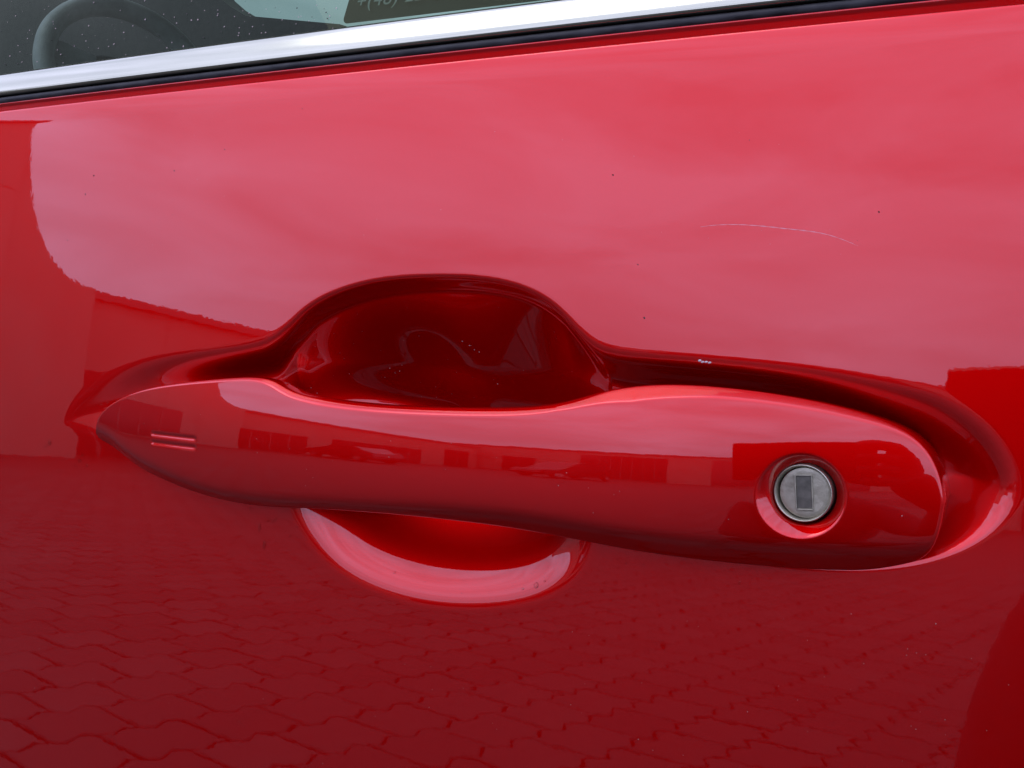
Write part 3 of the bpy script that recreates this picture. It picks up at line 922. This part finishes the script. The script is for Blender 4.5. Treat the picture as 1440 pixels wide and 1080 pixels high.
# ------------------------------------------------------------------ wear and wet: droplets, dust, a scratch, a chip
def skin_lookup(x, z):
    i = int(np.clip(np.searchsorted(xs, x) - 1, 0, len(xs) - 2))
    zc_ = Z[i]; j = int(np.clip(np.searchsorted(zc_, z) - 1, 0, len(zc_) - 2))
    a = (x - xs[i]) / (xs[i + 1] - xs[i]); b = (z - zc_[j]) / (zc_[j + 1] - zc_[j])
    return float((Y[i, j] * (1 - b) + Y[i, j + 1] * b) * (1 - a) + (Y[i + 1, j] * (1 - b) + Y[i + 1, j + 1] * b) * a)
def skin_hit(px, py, fn=None):
    """the point of the pressed skin (or handle face) behind a spot of the picture, and its normal"""
    d = ray(px, py); Yp = 0.0
    fn = fn or skin_lookup
    for _ in range(30):
        p = at(px, py, Yp); Yp = 0.5 * Yp + 0.5 * fn(p[0], p[2])
    h = 2e-4
    n_ = Vector(((fn(p[0] + h, p[2]) - fn(p[0] - h, p[2])) / (2 * h), -1, (fn(p[0], p[2] + h) - fn(p[0], p[2] - h)) / (2 * h))).normalized()
    return Vector(p), n_
base_fn = lambda x, z: float(base_y(x, z))
face_fn = lambda x, z: float(handle_face(np.float64(x), np.float64(z)))
M['water'] = glass_mat(); M['water'].name = "water"
M['water'].node_tree.nodes['Transparent BSDF'].inputs[0].default_value = (0.93, 0.93, 0.93, 1)
M['dust'] = mat("pale_dust", (0.34, 0.27, 0.25), 0.9)
M['dirt'] = mat("dark_grit", (0.02, 0.015, 0.012), 0.9)
M['scratch'] = mat("scratched_clear_coat", (0.62, 0.26, 0.28), 0.6)
M['primer'] = mat("grey_primer", (0.55, 0.50, 0.50), 0.8)

def domes(name, items, m, parent, seg=10, rings=4):
    vs, fs = [], []
    for p, n_, r, flat, long_, ang in items:
        a = n_.orthogonal().normalized()
        up_ = Vector((0, 0, 1)); a = (up_ - up_.dot(n_) * n_).normalized(); b = n_.cross(a)
        a, b = a * math.cos(ang) + b * math.sin(ang), b * math.cos(ang) - a * math.sin(ang)
        k0 = len(vs)
        for i in range(rings):
            t_ = (i / rings) * math.pi / 2
            for j in range(seg):
                q = 2 * math.pi * j / seg
                w_ = 1 + 0.12 * math.sin(2 * q + 37 * r * 1e4)
                vs.append(p + n_ * (r * flat * math.sin(t_)) + (a * math.cos(q) * long_ + b * math.sin(q)) * (r * math.cos(t_) * w_))
        vs.append(p + n_ * r * flat)
        for i in range(rings - 1):
            for j in range(seg):
                fs.append((k0 + i * seg + j, k0 + i * seg + (j + 1) % seg, k0 + (i + 1) * seg + (j + 1) % seg, k0 + (i + 1) * seg + j))
        for j in range(seg):
            fs.append((k0 + (rings - 1) * seg + j, k0 + (rings - 1) * seg + (j + 1) % seg, len(vs) - 1))
    return tag(mesh_obj(name, [tuple(v) for v in vs], fs, m, parent), kind='stuff')

it = []
for px, py, r, l_ in ((365, 742, .45, 3.2), (372, 766, .6, 2.0), (384, 733, .3, 2), (388, 731, .28, 2.4), (377, 732, .3, 2), (408, 754, .35, 1.1), (352, 715, .35, 1.4), (418, 741, .28, 1.0),
                      (70, 622, .8, 1.1), (64, 628, .5, 1.0), (112, 648, .6, 1.0), (122, 655, .5, 1), (106, 655, .4, 1), (116, 640, .35, 1), (96, 640, .3, 1),
                      (735, 828, .35, 1), (754, 823, .75, 1), (766, 817, .35, 1), (555, 805, .4, 1), (598, 818, .2, 1), (649, 834, .2, 1), (1248, 560, .25, 1.0),
                      (1040, 820, .3, 1.6), (880, 792, .3, 1.2), (868, 787, .25, 1.0), (905, 794, .25, 1.0)):
    p, n_ = skin_hit(px, py); it.append((p, n_, r / 1000, 0.45, l_, 0.0))
domes("water_droplets", it, M['water'], car)
it = []; dk = []
for _ in range(330):
    px, py = random.uniform(5, 1435), random.uniform(170, 1075)
    inm = 90 < px < 1440 and 380 < py < 860
    if inm and random.random() < 0.8: continue
    if inm: continue
    if py < 380 and random.random() < 0.6: continue
    p, n_ = skin_hit(px, py, base_fn)
    r = random.choice((.04, .05, .05, .06, .08)) / 1000
    (dk if random.random() < 0.15 else it).append((p, n_, r, 0.5, random.choice((1, 1, 1.4, 2.2)), random.uniform(0, 3)))
for _ in range(60):                       # grit caught in the bowl and on the handle
    px, py = random.uniform(430, 820), random.uniform(420, 560)
    p, n_ = skin_hit(px, py); it.append((p, n_, random.uniform(.05, .10) / 1000, 0.5, 1, 0))
for px, py in ((660, 486), (667, 492), (674, 495), (650, 480), (548, 518), (562, 522), (700, 540)):
    p, n_ = skin_hit(px, py); it.append((p, n_, .15 / 1000, 0.5, 1.3, 1))
for _ in range(26):
    px = random.uniform(200, 1290); py = np.interp(px, [200, 1290], [620, 720]) + random.uniform(-45, 45)
    if abs(px - 1127) < 75: continue
    p, n_ = skin_hit(px, py, face_fn); it.append((p, n_, random.uniform(.05, .09) / 1000, 0.5, 1.5, random.uniform(0, 3)))
for px, py, r in ((132, 247, .25), (120, 273, .22), (245, 240, .2), (316, 210, .15), (95, 338, .15), (862, 246, .2), (906, 447, .22), (897, 372, .15), (1236, 298, .18), (425, 153, .12)):
    p, n_ = skin_hit(px, py, base_fn); dk.append((p, n_, r / 1000, 0.5, 1.5, 0.6))
domes("dust_specks", it, M['dust'], car, 6, 2)
domes("grit_specks", dk, M['dirt'], car, 6, 2)
# dried spots on the window
it = []; dk = []
for _ in range(150):
    px = random.uniform(0, 480); py = random.uniform(0, 112 - px * 0.135)
    p = on_glass(px, py, -0.0002); n_ = Vector((0, -math.cos(GT), math.sin(GT)))
    (dk if (random.random() < 0.35) else it).append((p, n_, random.uniform(.08, .24) / 1000, 0.4, random.uniform(1, 1.8), random.uniform(0, 3)))
domes("window_specks", it, M['dust'], car, 6, 2)
domes("window_grit", dk, M['dirt'], car, 6, 2)
# scratch: a hair-thin furrow with raised pale edge
def ribbon(name, pts, w, m, lift):
    q = spline(pts, 60); L_, R_ = [], []
    for i, (px, py) in enumerate(q):
        p, n_ = skin_hit(px, py, base_fn); t_ = 1 - abs(2 * i / 59 - 1)
        ww = w * (0.25 + 0.75 * t_ ** 0.5) * (0.7 + 0.3 * math.sin(i * 1.7))
        L_.append(p + n_ * lift + Vector((0, 0, ww))); R_.append(p + n_ * lift - Vector((0, 0, ww)))
    return mesh_obj(name, [tuple(v) for v in L_ + R_], [(i, i + 1, 61 + i, 60 + i) for i in range(59)], m, car, smooth=False)
ribbon("scratch", [(985, 319), (1015, 316), (1060, 317), (1110, 322), (1150, 327), (1180, 335), (1207, 346)], 0.00011, M['scratch'], 0.00002)
it = []
for px, py in ((984, 507), (988, 509), (993, 509), (998, 510)):
    p, n_ = skin_hit(px, py); it.append((p, n_, 0.00042, 0.15, 0.7, 0.3))
domes("paint_chip", it, M['primer'], car, 7, 2)
